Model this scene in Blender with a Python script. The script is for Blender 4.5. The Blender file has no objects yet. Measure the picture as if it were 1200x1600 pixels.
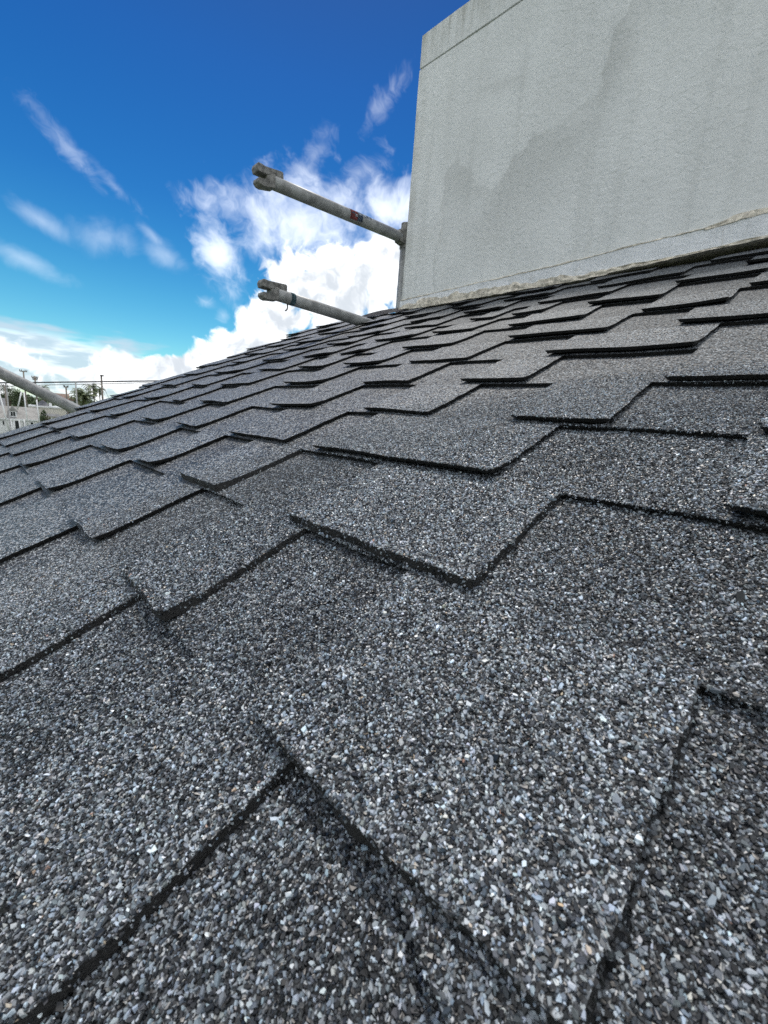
import bpy, bmesh, math, random
import numpy as np
from mathutils import Vector, Matrix, Euler, noise as mnoise

# ------------------------------------------------------------------ camera, sky, sun, exposure
scene = bpy.context.scene
CAM_Z = 8.6
CAM = Vector((0.0, 0.0, CAM_Z))
# columns: camera right, image down, forward in world axes (X up-slope, Y along the eaves, Z up)
WC = np.array([[0.7061221, -0.0936255, 0.70187309],
               [-0.70394258, -0.1999451, 0.68153269],
               [0.07652724, -0.97532365, -0.20709263]])
FPX, CX, CY = 657.05, 600.0, 800.0
cd = bpy.data.cameras.new('camera')
cam = bpy.data.objects.new('camera', cd)
scene.collection.objects.link(cam)
r_, d_, f_ = (Vector(WC[:, i]).normalized() for i in range(3))
cam.matrix_world = Matrix(((r_.x, -d_.x, -f_.x, CAM.x), (r_.y, -d_.y, -f_.y, CAM.y),
                           (r_.z, -d_.z, -f_.z, CAM.z), (0, 0, 0, 1)))
cd.sensor_fit = 'VERTICAL'
cd.sensor_height = 36.0
cd.lens = FPX / 1600.0 * 36.0
cd.clip_start = 0.01
cd.clip_end = 5000
cd.dof.use_dof = True
cd.dof.focus_distance = 0.55
cd.dof.aperture_fstop = 22.0
scene.camera = cam

SUN_EL = math.radians(66)                # high sun veiled by cloud: weak and wide
SUN_AZ = math.atan2(0.55, 0.83)         # clockwise from +Y
SUN_STRENGTH = 1.5
SKY_STRENGTH = 0.10
EXPOSURE = 1.02
to_sun = Vector((math.sin(SUN_AZ) * math.cos(SUN_EL), math.cos(SUN_AZ) * math.cos(SUN_EL), math.sin(SUN_EL)))
sl = bpy.data.lights.new('sun', 'SUN')
sl.energy = SUN_STRENGTH
sl.angle = math.radians(13)
sl.color = (1.0, 0.95, 0.88)
sun = bpy.data.objects.new('sun', sl)
sun.rotation_euler = to_sun.to_track_quat('Z', 'Y').to_euler()
sun.location = (0, 0, 30)
scene.collection.objects.link(sun)

scene.view_settings.view_transform = 'Standard'
scene.view_settings.look = 'None'
scene.view_settings.exposure = EXPOSURE
scene.view_settings.gamma = 1.0
scene.view_settings.use_curve_mapping = False
scene.render.engine = 'CYCLES'
scene.cycles.use_denoising = False
scene.cycles.max_bounces = 6
scene.cycles.diffuse_bounces = 4
scene.cycles.glossy_bounces = 3
scene.cycles.sample_clamp_indirect = 6


def ray(px, py):
    v = WC @ np.array([px - CX, py - CY, FPX])
    return Vector(v)


def at(px, py, depth):
    """World point seen in the photograph at a pixel, at a chosen distance along the view axis."""
    return CAM + ray(px, py) * (depth / FPX)


# ---- node helper
class NT:
    def __init__(self, tree):
        self.t = tree
        self.n = tree.nodes
        self.l = tree.links

    def node(self, kind, **kw):
        nd = self.n.new(kind)
        for k, v in kw.items():
            setattr(nd, k, v)
        return nd

    def put(self, sock, v):
        if isinstance(v, bpy.types.NodeSocket):
            self.l.new(v, sock)
        elif v is not None:
            sock.default_value = v

    def math(self, op, a, b=None, c=None, clamp=False):
        nd = self.node('ShaderNodeMath', operation=op, use_clamp=clamp)
        for i, v in enumerate((a, b, c)):
            self.put(nd.inputs[i], v)
        return nd.outputs[0]

    def vmath(self, op, a, b=None, scale=None):
        nd = self.node('ShaderNodeVectorMath', operation=op)
        self.put(nd.inputs[0], a)
        if b is not None:
            self.put(nd.inputs[1], b)
        if scale is not None:
            self.put(nd.inputs['Scale'], scale)
        return nd.outputs['Value'] if op in ('LENGTH', 'DOT_PRODUCT', 'DISTANCE') else nd.outputs['Vector']

    def noise(self, vec, scale, detail=4, rough=0.55, dist=0.0, out='Fac'):
        nd = self.node('ShaderNodeTexNoise')
        self.put(nd.inputs['Vector'], vec)
        self.put(nd.inputs['Scale'], scale)
        nd.inputs['Detail'].default_value = detail
        nd.inputs['Roughness'].default_value = rough
        nd.inputs['Distortion'].default_value = dist
        return nd.outputs[out]

    def smooth(self, v, lo, hi, a=0.0, b=1.0):
        nd = self.node('ShaderNodeMapRange', interpolation_type='SMOOTHSTEP')
        self.put(nd.inputs['Value'], v)
        for i, x in zip((1, 2, 3, 4), (lo, hi, a, b)):
            self.put(nd.inputs[i], x)
        return nd.outputs[0]

    def mix(self, fac, a, b):
        nd = self.node('ShaderNodeMix', data_type='RGBA')
        self.put(nd.inputs[0], fac)
        self.put(nd.inputs[6], a if not isinstance(a, tuple) else (*a[:3], 1))
        self.put(nd.inputs[7], b if not isinstance(b, tuple) else (*b[:3], 1))
        return nd.outputs[2]

    def mapping(self, vec, loc=(0, 0, 0), rot=(0, 0, 0), scale=(1, 1, 1), kind='POINT'):
        nd = self.node('ShaderNodeMapping', vector_type=kind)
        self.put(nd.inputs['Vector'], vec)
        nd.inputs['Location'].default_value = loc
        nd.inputs['Rotation'].default_value = rot
        nd.inputs['Scale'].default_value = scale
        return nd.outputs[0]

    def ramp(self, fac, stops, interp='LINEAR'):
        nd = self.node('ShaderNodeValToRGB')
        cr = nd.color_ramp
        cr.interpolation = interp
        while len(cr.elements) < len(stops):
            cr.elements.new(0.5)
        for e, (p, c) in zip(cr.elements, stops):
            e.position = p
            e.color = (*c, 1)
        self.put(nd.inputs[0], fac)
        return nd.outputs[0]

    def blob(self, vec, c, rot, scale):
        """1 at the centre of an ellipsoid, 0 on its rim, negative outside."""
        m = self.mapping(vec, c, rot, scale, 'TEXTURE')
        return self.math('SUBTRACT', 1.0, self.vmath('LENGTH', m))


world = bpy.data.worlds.new('World')
scene.world = world
world.use_nodes = True
wt = NT(world.node_tree)
wt.n.clear()
gen = wt.node('ShaderNodeTexCoord').outputs['Generated']
sky = wt.node('ShaderNodeTexSky', sky_type='NISHITA')
sky.sun_disc = False
sky.sun_elevation = SUN_EL
sky.sun_rotation = SUN_AZ
sky.altitude = 0
sky.air_density = 1.0
sky.dust_density = 0.3
sky.ozone_density = 3.0


def sky_blob(px, py, rx, ry, ang=0.0):
    """ellipse in the sky around the direction of a pixel: radii in degrees, angle from horizontal"""
    c = ray(px, py).normalized()
    east = c.cross(Vector((0, 0, 1))).normalized()
    upv = east.cross(c).normalized()
    a = math.radians(ang)
    ux = east * math.cos(a) + upv * math.sin(a)
    uy = upv * math.cos(a) - east * math.sin(a)
    m = Matrix((ux, uy, ux.cross(uy))).transposed()
    k = math.pi / 180
    return wt.blob(gen, c, m.to_euler(), (rx * k, ry * k, max(rx, ry) * k))


def union(lst):
    o = lst[0]
    for x in lst[1:]:
        nd = wt.node('ShaderNodeMath', operation='SMOOTH_MAX')
        wt.put(nd.inputs[0], o)
        wt.put(nd.inputs[1], x)
        nd.inputs[2].default_value = 0.25
        o = nd.outputs[0]
    return o


sep = wt.node('ShaderNodeSeparateXYZ')
wt.put(sep.inputs[0], gen)
elev = sep.outputs['Z']
warp = wt.noise(gen, 9.0, 3, 0.6, out='Color')
wv = wt.vmath('ADD', gen, wt.vmath('SCALE', wt.vmath('SUBTRACT', warp, (0.5, 0.5, 0.5)), scale=0.10))
n_big = wt.noise(wv, 14.0, 6, 0.56)
# heaped clouds
cum = union([sky_blob(525, 455, 10.0, 5.8, 5), sky_blob(440, 500, 5.5, 3.6, 20), sky_blob(590, 430, 4.5, 4.0, 0),
             sky_blob(410, 545, 9.0, 2.8, 14), sky_blob(300, 574, 8.0, 2.0, 10), sky_blob(190, 592, 7.0, 1.5, 2),
             sky_blob(700, 470, 9, 5, 0)])
# far bank of cloud low over the horizon, all the way round
az_n = wt.noise(wt.mapping(gen, scale=(1, 1, 0.15)), 5.0, 2, 0.5)
bank = wt.math('SUBTRACT', wt.math('MULTIPLY', az_n, 0.55), wt.math('MULTIPLY', wt.math('ABSOLUTE', wt.math('SUBTRACT', elev, 0.03)), 3.6))
cum = wt.math('MAXIMUM', cum, bank)
cum_d = wt.math('ADD', cum, wt.math('MULTIPLY', wt.math('SUBTRACT', n_big, 0.5), 2.0))
cum_a = wt.smooth(cum_d, 0.08, 0.38)
# soft veil of broken cloud over and left of the heap
veil = union([sky_blob(480, 350, 12.0, 5.2, 4), sky_blob(600, 320, 6.0, 4.5, 0), sky_blob(340, 400, 3.2, 5.0, 15)])
veil_d = wt.math('ADD', wt.math('MULTIPLY', veil, 0.8), wt.math('MULTIPLY', wt.math('SUBTRACT', n_big, 0.46), 2.0))
veil_a = wt.math('MULTIPLY', wt.smooth(veil_d, 0.02, 0.95), 0.75)
haz = union([sky_blob(165, 374, 3.4, 2.2, 10), sky_blob(35, 404, 4.8, 1.3, -18), sky_blob(65, 345, 3.0, 1.2, -25), sky_blob(262, 400, 3.0, 1.8, -25), sky_blob(240, 370, 2.4, 0.9, -40)])
haz_a = wt.math('MULTIPLY', wt.smooth(wt.math('ADD', haz, wt.math('MULTIPLY', wt.math('SUBTRACT', n_big, 0.5), 1.7)), 0.05, 1.3), 0.30)
# thin wisps
wn = wt.noise(wt.mapping(wv, rot=(0.3, 0.2, 0.9), scale=(9, 40, 18)), 1.6, 4, 0.6)
wisp = union([sky_blob(105, 228, 4.8, 1.1, -42), sky_blob(180, 292, 3.0, 0.8, -38), sky_blob(603, 155, 3.6, 1.2, 52),
              sky_blob(495, 240, 3.0, 1.6, 55), sky_blob(560, 270, 3.6, 1.4, 20), sky_blob(322, 472, 1.4, 0.9, -10), sky_blob(348, 494, 1.0, 1.0, 0)])
wisp_d = wt.math('ADD', wisp, wt.math('MULTIPLY', wt.math('SUBTRACT', wn, 0.5), 2.2))
wisp_a = wt.math('MULTIPLY', wt.smooth(wisp_d, 0.0, 1.7), 0.30)
# fair-weather cloud scattered over the rest of the sky
gmask = union([sky_blob(300, 330, 46, 40, 0), sky_blob(600, 200, 40, 44, 0)])
g_n = wt.noise(wv, 4.2, 4, 0.58)
gen_a = wt.math('MULTIPLY', wt.smooth(g_n, 0.38, 0.52), wt.smooth(gmask, 0.02, -0.25))
gen_a = wt.math('MULTIPLY', gen_a, wt.smooth(elev, -0.02, 0.05))
# streaky grey layer low on the left
st_n = wt.noise(wt.mapping(gen, scale=(1, 1, 5)), 9.0, 4, 0.5)
st_d = union([sky_blob(60, 565, 15.0, 3.4, -2), sky_blob(-60, 560, 18.0, 3.8, 0)])
st_a = wt.math('MULTIPLY', wt.smooth(wt.math('ADD', st_d, wt.math('MULTIPLY', wt.math('SUBTRACT', st_n, 0.42), 1.6)), 0.0, 0.5), 0.85)

shade = wt.smooth(wt.math('ADD', wt.noise(wv, 22.0, 4, 0.55), wt.math('MULTIPLY', wt.math('SUBTRACT', cum, 0.3), 0.12)), 0.38, 0.70)
hsv = wt.node('ShaderNodeHueSaturation')
hsv.inputs['Saturation'].default_value = 1.42
hsv.inputs['Hue'].default_value = 0.497
hsv.inputs['Value'].default_value = 0.92
wt.put(hsv.inputs['Color'], sky.outputs[0])
fade = wt.ramp(elev, [(0.0, (0.50, 0.76, 0.68)), (0.20, (0.38, 0.62, 0.58)), (0.36, (0.27, 0.44, 0.53)), (0.54, (0.25, 0.35, 0.48)), (0.70, (0.23, 0.25, 0.36)), (1.0, (0.21, 0.22, 0.31))])
grade = wt.node('ShaderNodeMix', data_type='RGBA', blend_type='MULTIPLY')
grade.inputs[0].default_value = 1.0
wt.put(grade.inputs[6], hsv.outputs[0])
wt.put(grade.inputs[7], fade)
col = grade.outputs[2]
white, grey = (7.0, 7.1, 7.2), (3.7, 4.0, 4.35)
col = wt.mix(st_a, col, wt.mix(wt.smooth(st_n, 0.40, 0.56), (5.9, 6.2, 6.4), (3.1, 3.75, 4.4)))
col = wt.mix(wisp_a, col, (6.2, 6.6, 7.2))
col = wt.mix(haz_a, col, (6.2, 6.7, 7.3))
col = wt.mix(veil_a, col, (6.6, 7.0, 7.6))
col = wt.mix(gen_a, col, (7.3, 7.45, 7.6))
col = wt.mix(cum_a, col, wt.mix(shade, white, grey))
bg = wt.node('ShaderNodeBackground')
wt.put(bg.inputs['Color'], col)
bg.inputs['Strength'].default_value = SKY_STRENGTH
wo = wt.node('ShaderNodeOutputWorld')
wt.l.new(bg.outputs[0], wo.inputs[0])
world.cycles.sampling_method = 'NONE'
world.cycles.sample_map_resolution = 256


# ------------------------------------------------------------------ materials
def new_mat(name):
    m = bpy.data.materials.new(name)
    m.use_nodes = True
    t = NT(m.node_tree)
    b = next(n for n in t.n if n.type == 'BSDF_PRINCIPLED')
    return m, t, b


def plain(name, c, rough=0.7, metal=0.0, vary=0.12, scale=6.0, bump=0.0, bscale=60.0):
    m, t, b = new_mat(name)
    oc = t.node('ShaderNodeTexCoord').outputs['Object']
    n = t.noise(oc, scale, 6, 0.6)
    lo = tuple(x * (1 - vary * 2) for x in c)
    hi = tuple(min(1, x * (1 + vary)) for x in c)
    t.put(b.inputs['Base Color'], t.mix(t.smooth(n, 0.3, 0.7), lo, hi))
    b.inputs['Roughness'].default_value = rough
    b.inputs['Metallic'].default_value = metal
    if bump:
        bp = t.node('ShaderNodeBump')
        bp.inputs['Strength'].default_value = bump
        bp.inputs['Distance'].default_value = 0.002
        t.put(bp.inputs['Height'], t.noise(oc, bscale, 5, 0.6))
        t.put(b.inputs['Normal'], bp.outputs[0])
    return m


STOPS = [(0.0, (0.0095, 0.0106, 0.0118)), (0.18, (0.019, 0.021, 0.0235)), (0.35, (0.037, 0.041, 0.0455)),
         (0.48, (0.092, 0.104, 0.115)), (0.61, (0.172, 0.194, 0.212)), (0.75, (0.295, 0.328, 0.352)), (0.90, (0.46, 0.50, 0.53)),
         (0.98, (0.40, 0.345, 0.27)), (0.995, (0.32, 0.21, 0.17))]


def granule_mat(name, tone):
    """mineral-granule surface where the stones are too small to be built"""
    m, t, b = new_mat(name)
    tc = t.node('ShaderNodeTexCoord').outputs['Object']
    oi = t.node('ShaderNodeObjectInfo').outputs['Random']
    off = t.node('ShaderNodeCombineXYZ')
    for i in range(3):
        t.put(off.inputs[i], t.math('MULTIPLY', oi, 3.7 + i))
    p = t.vmath('ADD', tc, off.outputs[0])
    p = t.vmath('ADD', p, t.vmath('SCALE', t.vmath('SUBTRACT', t.noise(p, 900, 2, 0.5, out='Color'), (0.5, 0.5, 0.5)), scale=0.0009))
    v = t.node('ShaderNodeTexVoronoi', feature='F1')
    t.put(v.inputs['Vector'], p)
    v.inputs['Scale'].default_value = 500.0
    v.inputs['Randomness'].default_value = 1.0
    sp = t.node('ShaderNodeSeparateColor')
    t.put(sp.inputs[0], v.outputs['Color'])
    patch = t.noise(p, 9.0, 4, 0.55)
    f = t.math('ADD', sp.outputs[0], t.math('MULTIPLY', t.math('SUBTRACT', patch, 0.5), 0.22))
    f = t.math('ADD', f, t.math('MULTIPLY', t.math('SUBTRACT', oi, 0.5), 0.12))
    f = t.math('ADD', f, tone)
    f = t.math('MINIMUM', t.math('MAXIMUM', f, 0.0), t.math('ADD', t.math('MULTIPLY', sp.outputs[1], 0.14), 0.86))
    colr = t.ramp(f, STOPS, 'CONSTANT')
    crev = t.smooth(v.outputs['Distance'], 0.38, 0.7, 1.0, 0.12)
    nd = t.node('ShaderNodeMix', data_type='RGBA', blend_type='MULTIPLY')
    nd.inputs[0].default_value = 1.0
    t.put(nd.inputs[6], colr)
    cc = t.node('ShaderNodeCombineColor')
    for i in range(3):
        t.put(cc.inputs[i], crev)
    t.put(nd.inputs[7], cc.outputs[0])
    t.put(b.inputs['Base Color'], nd.outputs[2])
    b.inputs['Roughness'].default_value = 0.5
    b.inputs['Specular IOR Level'].default_value = 0.5
    g = t.node('ShaderNodeNewGeometry').outputs['Normal']
    til = t.vmath('SCALE', t.vmath('SUBTRACT', v.outputs['Color'], (0.5, 0.5, 0.5)), scale=1.2)
    nn = t.vmath('NORMALIZE', t.vmath('ADD', g, til))
    t.put(b.inputs['Normal'], nn)
    return m


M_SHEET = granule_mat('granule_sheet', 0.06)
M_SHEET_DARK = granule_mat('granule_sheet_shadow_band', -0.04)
m, t, b = new_mat('granule_stone')
at_ = t.node('ShaderNodeAttribute', attribute_name='stone_colour')
t.put(b.inputs['Base Color'], at_.outputs['Color'])
b.inputs['Roughness'].default_value = 0.36
b.inputs['Specular IOR Level'].default_value = 0.5
M_STONE = m
M_ASPHALT = plain('asphalt_edge', (0.012, 0.0115, 0.011), 0.55, vary=0.4, scale=700, bump=0.8, bscale=900)
M_DECK = plain('roofing_felt', (0.02, 0.02, 0.021), 0.9)
M_TUBE = plain('galvanised_steel', (0.30, 0.305, 0.30), 0.5, metal=0.15, vary=0.2, scale=22, bump=0.12, bscale=140)
M_CAST = plain('cast_steel', (0.23, 0.225, 0.21), 0.7, metal=0.2, vary=0.3, scale=45, bump=0.3, bscale=160)
M_WHITE = plain('white_paint', (0.72, 0.73, 0.73), 0.6, vary=0.06, scale=0.6)
M_CREAM = plain('cream_render', (0.58, 0.55, 0.48), 0.8, vary=0.08, scale=0.5)
M_ROOFGREY = plain('grey_roof', (0.13, 0.135, 0.145), 0.75, vary=0.15, scale=1.5)
M_ROOFPALE = plain('weathered_roof', (0.27, 0.265, 0.25), 0.8, vary=0.15, scale=1.2)
M_GLASS = plain('dark_window', (0.02, 0.024, 0.03), 0.15, vary=0.1)
M_WOOD = plain('pole_timber', (0.20, 0.17, 0.14), 0.85, vary=0.15, scale=3)
M_TRUNK = plain('palm_trunk', (0.16, 0.12, 0.085), 0.9, vary=0.2, scale=8)
M_FROND = plain('palm_frond', (0.09, 0.12, 0.04), 0.6, vary=0.25, scale=1.2)
M_LEAF = plain('leaf_green', (0.055, 0.085, 0.03), 0.6, vary=0.3, scale=0.8)
M_GRASS = plain('lawn', (0.07, 0.10, 0.035), 0.95, vary=0.25, scale=0.15)
M_MORTAR = plain('crumbling_mortar', (0.68, 0.62, 0.52), 0.95, vary=0.22, scale=60, bump=1.0, bscale=180)
M_RED = plain('red_sticker', (0.36, 0.09, 0.09), 0.5, vary=0.4, scale=120)
M_BLUE = plain('blue_sticker', (0.09, 0.13, 0.20), 0.5, vary=0.4, scale=120)
M_PALE = plain('pale_sticker', (0.5, 0.55, 0.6), 0.5, vary=0.25, scale=160)
M_TAPE = plain('blue_tape', (0.20, 0.33, 0.38), 0.6, vary=0.15, scale=80)
M_DARKCABLE = plain('dark_steel', (0.06, 0.06, 0.065), 0.6)

col_ = scene.collection


def tag(o, label=None, cat=None, group=None, kind=None):
    for k, v in (('label', label), ('category', cat), ('group', group), ('kind', kind)):
        if v:
            o[k] = v
    return o


def empty(name, loc=(0, 0, 0)):
    o = bpy.data.objects.new(name, None)
    o.empty_display_size = 0.1
    o.location = loc
    col_.objects.link(o)
    return o


def link(name, me, mats, parent=None, loc=(0, 0, 0)):
    o = bpy.data.objects.new(name, me)
    for mm in (mats if isinstance(mats, (list, tuple)) else [mats]):
        if mm.name not in [x.name for x in me.materials if x]:
            me.materials.append(mm)
    o.location = loc
    if parent:
        o.parent = parent
    col_.objects.link(o)
    return o


def mesh_bm(bm, name, smooth=False):
    bmesh.ops.recalc_face_normals(bm, faces=bm.faces)
    me = bpy.data.meshes.new(name)
    bm.to_mesh(me)
    bm.free()
    if smooth:
        for p in me.polygons:
            p.use_smooth = True
    return me


def box_bm(bm, lo, hi, bevel=0.0):
    vs = [bm.verts.new((x, y, z)) for x in (lo[0], hi[0]) for y in (lo[1], hi[1]) for z in (lo[2], hi[2])]
    fs = [(0, 1, 3, 2), (4, 6, 7, 5), (0, 4, 5, 1), (2, 3, 7, 6), (0, 2, 6, 4), (1, 5, 7, 3)]
    new = [bm.faces.new([vs[i] for i in q]) for q in fs]
    if bevel:
        es = list({e for f in new for e in f.edges})
        bmesh.ops.bevel(bm, geom=es, offset=bevel, segments=2, affect='EDGES', profile=0.5)
    return new


def box(name, lo, hi, mat, parent=None, bevel=0.0):
    bm = bmesh.new()
    box_bm(bm, lo, hi, bevel)
    return link(name, mesh_bm(bm, name), mat, parent)


def tube_bm(bm, pts, radii, seg=20, cap=True):
    pts = [Vector(p) for p in pts]
    rings = []
    prev = None
    for i, p in enumerate(pts):
        d = (pts[min(i + 1, len(pts) - 1)] - pts[max(i - 1, 0)]).normalized()
        up = Vector((0, 0, 1)) if abs(d.z) < 0.95 else Vector((1, 0, 0))
        a = d.cross(up).normalized()
        if prev is not None and a.dot(prev) < 0:
            a = -a
        prev = a
        bb = d.cross(a)
        r = radii[i] if isinstance(radii, (list, tuple)) else radii
        rings.append([bm.verts.new(p + (a * math.cos(q) + bb * math.sin(q)) * r) for q in [2 * math.pi * k / seg for k in range(seg)]])
    for r0, r1 in zip(rings, rings[1:]):
        for k in range(seg):
            bm.faces.new((r0[k], r0[(k + 1) % seg], r1[(k + 1) % seg], r1[k]))
    if cap:
        bm.faces.new(rings[0])
        bm.faces.new(rings[-1])


def tube(name, pts, radii, mat, parent=None, seg=20, smooth=True, cap=True):
    bm = bmesh.new()
    tube_bm(bm, pts, radii, seg, cap)
    me = mesh_bm(bm, name, smooth)
    if smooth and cap:
        for p in me.polygons:
            if len(p.vertices) > 4:
                p.use_smooth = False
    return link(name, me, mat, parent)


def prism(name, poly, axis_x, axis_z, origin, thick, mat, parent=None, bevel=0.0):
    """extrude a 2-D outline (x along axis_x, z along axis_z) symmetrically by thick"""
    ax, az = Vector(axis_x).normalized(), Vector(axis_z).normalized()
    ay = ax.cross(az).normalized()
    bm = bmesh.new()
    o = Vector(origin)
    a = [bm.verts.new(o + ax * x + az * z - ay * thick / 2) for x, z in poly]
    c = [bm.verts.new(o + ax * x + az * z + ay * thick / 2) for x, z in poly]
    bm.faces.new(a)
    bm.faces.new(c[::-1])
    n = len(poly)
    for i in range(n):
        bm.faces.new((a[i], c[i], c[(i + 1) % n], a[(i + 1) % n]))
    if bevel:
        bmesh.ops.bevel(bm, geom=list(bm.edges), offset=bevel, segments=2, affect='EDGES', profile=0.5)
    return link(name, mesh_bm(bm, name), mat, parent)


# ------------------------------------------------------------------ ground
bm = bmesh.new()
box_bm(bm, (-2500, -2500, -1), (2500, 2500, 0))
g = link('ground', mesh_bm(bm, 'ground'), M_GRASS)
tag(g, kind='structure')

# ------------------------------------------------------------------ the shingle roof
H = 0.197115                                   # camera above the roof surface
NRM = Vector((-0.42615987, 0, 0.90464787)).normalized()
UPS = Vector((0.90464787, 0, 0.42615987)).normalized()
ORI = CAM - NRM * H
E = 0.143                                      # exposure of one course
A0 = 0.0226
TT, TB = 0.0060, 0.00015                        # tooth thickness, base step
TILT = (TT + TB) / E
KMIN, KMAX = -4, 11
U_NEAR, U_FAR = -0.95, 2.2
roof = empty('shingle_roof')
roof.matrix_world = Matrix(((UPS.x, 0, NRM.x, ORI.x), (UPS.y, 1, NRM.y, ORI.y), (UPS.z, 0, NRM.z, ORI.z), (0, 0, 0, 1)))
tag(roof, 'dark grey granule-coated asphalt shingle roof filling the foreground', 'roof', kind='thing')

rng = np.random.default_rng(7)
rnd = random.Random(11)

TEETH = {
    -1: [(-0.21, -0.06), (0.153, 0.277), (0.401, 0.598), (0.678, 0.90), (1.008, 1.18)],
    0: [(-0.33, -0.15), (0.0125, 0.190), (0.334, 0.454), (0.578, 0.727), (0.929, 1.079), (1.263, 1.381), (1.521, 1.635)],
    1: [(-0.19, -0.055), (0.142, 0.364), (0.536, 0.671), (0.795, 0.905), (1.020, 1.179), (1.378, 1.522)],
    2: [(-0.14, 0.033), (0.210, 0.509), (0.587, 0.778), (0.937, 1.05), (1.179, 1.321), (1.556, 1.653)],
    3: [(-0.13, 0.034), (0.156, 0.274), (0.403, 0.545), (0.700, 0.846), (1.058, 1.237), (1.361, 1.46)],
    4: [(-0.03, 0.143), (0.329, 0.448), (0.567, 0.701), (0.857, 1.008), (1.201, 1.386), (1.497, 1.636)],
    5: [(-0.1, 0.02), (0.144, 0.364), (0.53, 0.69), (0.803, 0.927), (1.018, 1.143)],
    6: [(0.02, 0.20), (0.316, 0.519), (0.671, 0.835), (1.003, 1.11), (1.173, 1.318)],
    7: [(0.158, 0.298), (0.42, 0.60), (0.708, 0.846)],
    8: [(0.02, 0.15), (0.302, 0.462), (0.58, 0.67), (0.73, 0.81), (0.938, 1.079)],
    9: [(0.14, 0.31), (0.462, 0.663), (0.79, 0.93)],
    10: [(0.05, 0.20), (0.331, 0.544), (0.70, 0.86)],
}


def course_teeth(k):
    """tooth spans (near, far) along the eaves; beyond the traced ones the rhythm goes on"""
    L = list(TEETH.get(k, [(0.1 + rnd.uniform(-.1, .1), 0.26 + rnd.uniform(-.1, .1))]))
    end = U_FAR + {True: 0.04, False: -0.03}[k % 2 == 0] + rnd.uniform(-0.03, 0.03)
    u = L[-1][1]
    while u < end - 0.05:
        n0 = u + rnd.uniform(0.08, 0.19)
        n1 = n0 + rnd.uniform(0.10, 0.2)
        if n0 > end - 0.04:
            break
        L.append((n0, min(n1, end)))
        u = n1
    u = L[0][0]
    while u > U_NEAR + 0.1:
        n1 = u - rnd.uniform(0.08, 0.19)
        n0 = max(n1 - rnd.uniform(0.1, 0.2), U_NEAR)
        if n1 - n0 < 0.03:
            break
        L.insert(0, (n0, n1))
        u = n0
    return L, end


def relief(v, u):
    """slow unevenness of the whole roof, the same for every layer"""
    return 0.0010 * np.sin(v * 17 + 1.3 * np.sin(u * 7)) * np.cos(u * 11 + 0.7) + 0.0007 * np.sin(u * 31 + v * 23)


def snoise1(x, seed):
    x = np.asarray(x, float)
    i = np.floor(x).astype(int)
    f = x - i
    f = f * f * (3 - 2 * f)
    h = lambda j: np.modf(np.abs(np.sin((j + seed * 57.31) * 12.9898) * 43758.5453))[0]
    return (h(i) * (1 - f) + h(i + 1) * f) * 2 - 1


STONE_RANGE = 0.70
WCi = WC.T


def seen(V, U, Wv):
    """roof-local points near the viewpoint, with a margin round the picture for a step aside"""
    P = np.stack([V, U, Wv], 1)
    X = P[:, 0:1] * np.array(UPS) + P[:, 1:2] * np.array((0, 1, 0)) + (P[:, 2:3] - H) * np.array(NRM)
    C = X @ WC
    d = np.linalg.norm(X, axis=1)
    z = np.maximum(C[:, 2], 1e-4)
    px = FPX * C[:, 0] / z
    py = FPX * C[:, 1] / z
    keep = d < STONE_RANGE - 0.2 * rng.uniform(0, 1, len(d)) ** 1.5
    return keep & (C[:, 2] > 0.01) & (np.abs(px) < 690) & (np.abs(py) < 890), d


SCOL = np.array([c for _, c in STOPS]) * np.array([0.98, 1.0, 1.03])
SPOS = np.array([p for p, _ in STOPS])


def make_stones(pv, pu, pw, tone, normal=(0, 0, 1), size=1.0):
    """crushed stones: five-sided near the eye, four-sided with a ridge farther off"""
    d = np.sqrt(pv ** 2 + pu ** 2 + (pw - H) ** 2)
    tone = np.broadcast_to(np.asarray(tone, float), (len(pv),))
    q = d + rng.uniform(-0.07, 0.07, len(d))
    lod = np.where(q < 0.27, 5, np.where(q < 0.50, 4, 3))
    vs, ts, cs, off = [], [], [], 0
    for nr in (5, 4, 3):
        sel = lod == nr
        if sel.any():
            v_, t_, c_ = _stones(pv[sel], pu[sel], pw[sel], tone[sel], normal, size, nr)
            vs.append(v_); ts.append(t_ + off); cs.append(c_)
            off += len(v_)
    return np.concatenate(vs), np.concatenate(ts), np.concatenate(cs)


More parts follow.
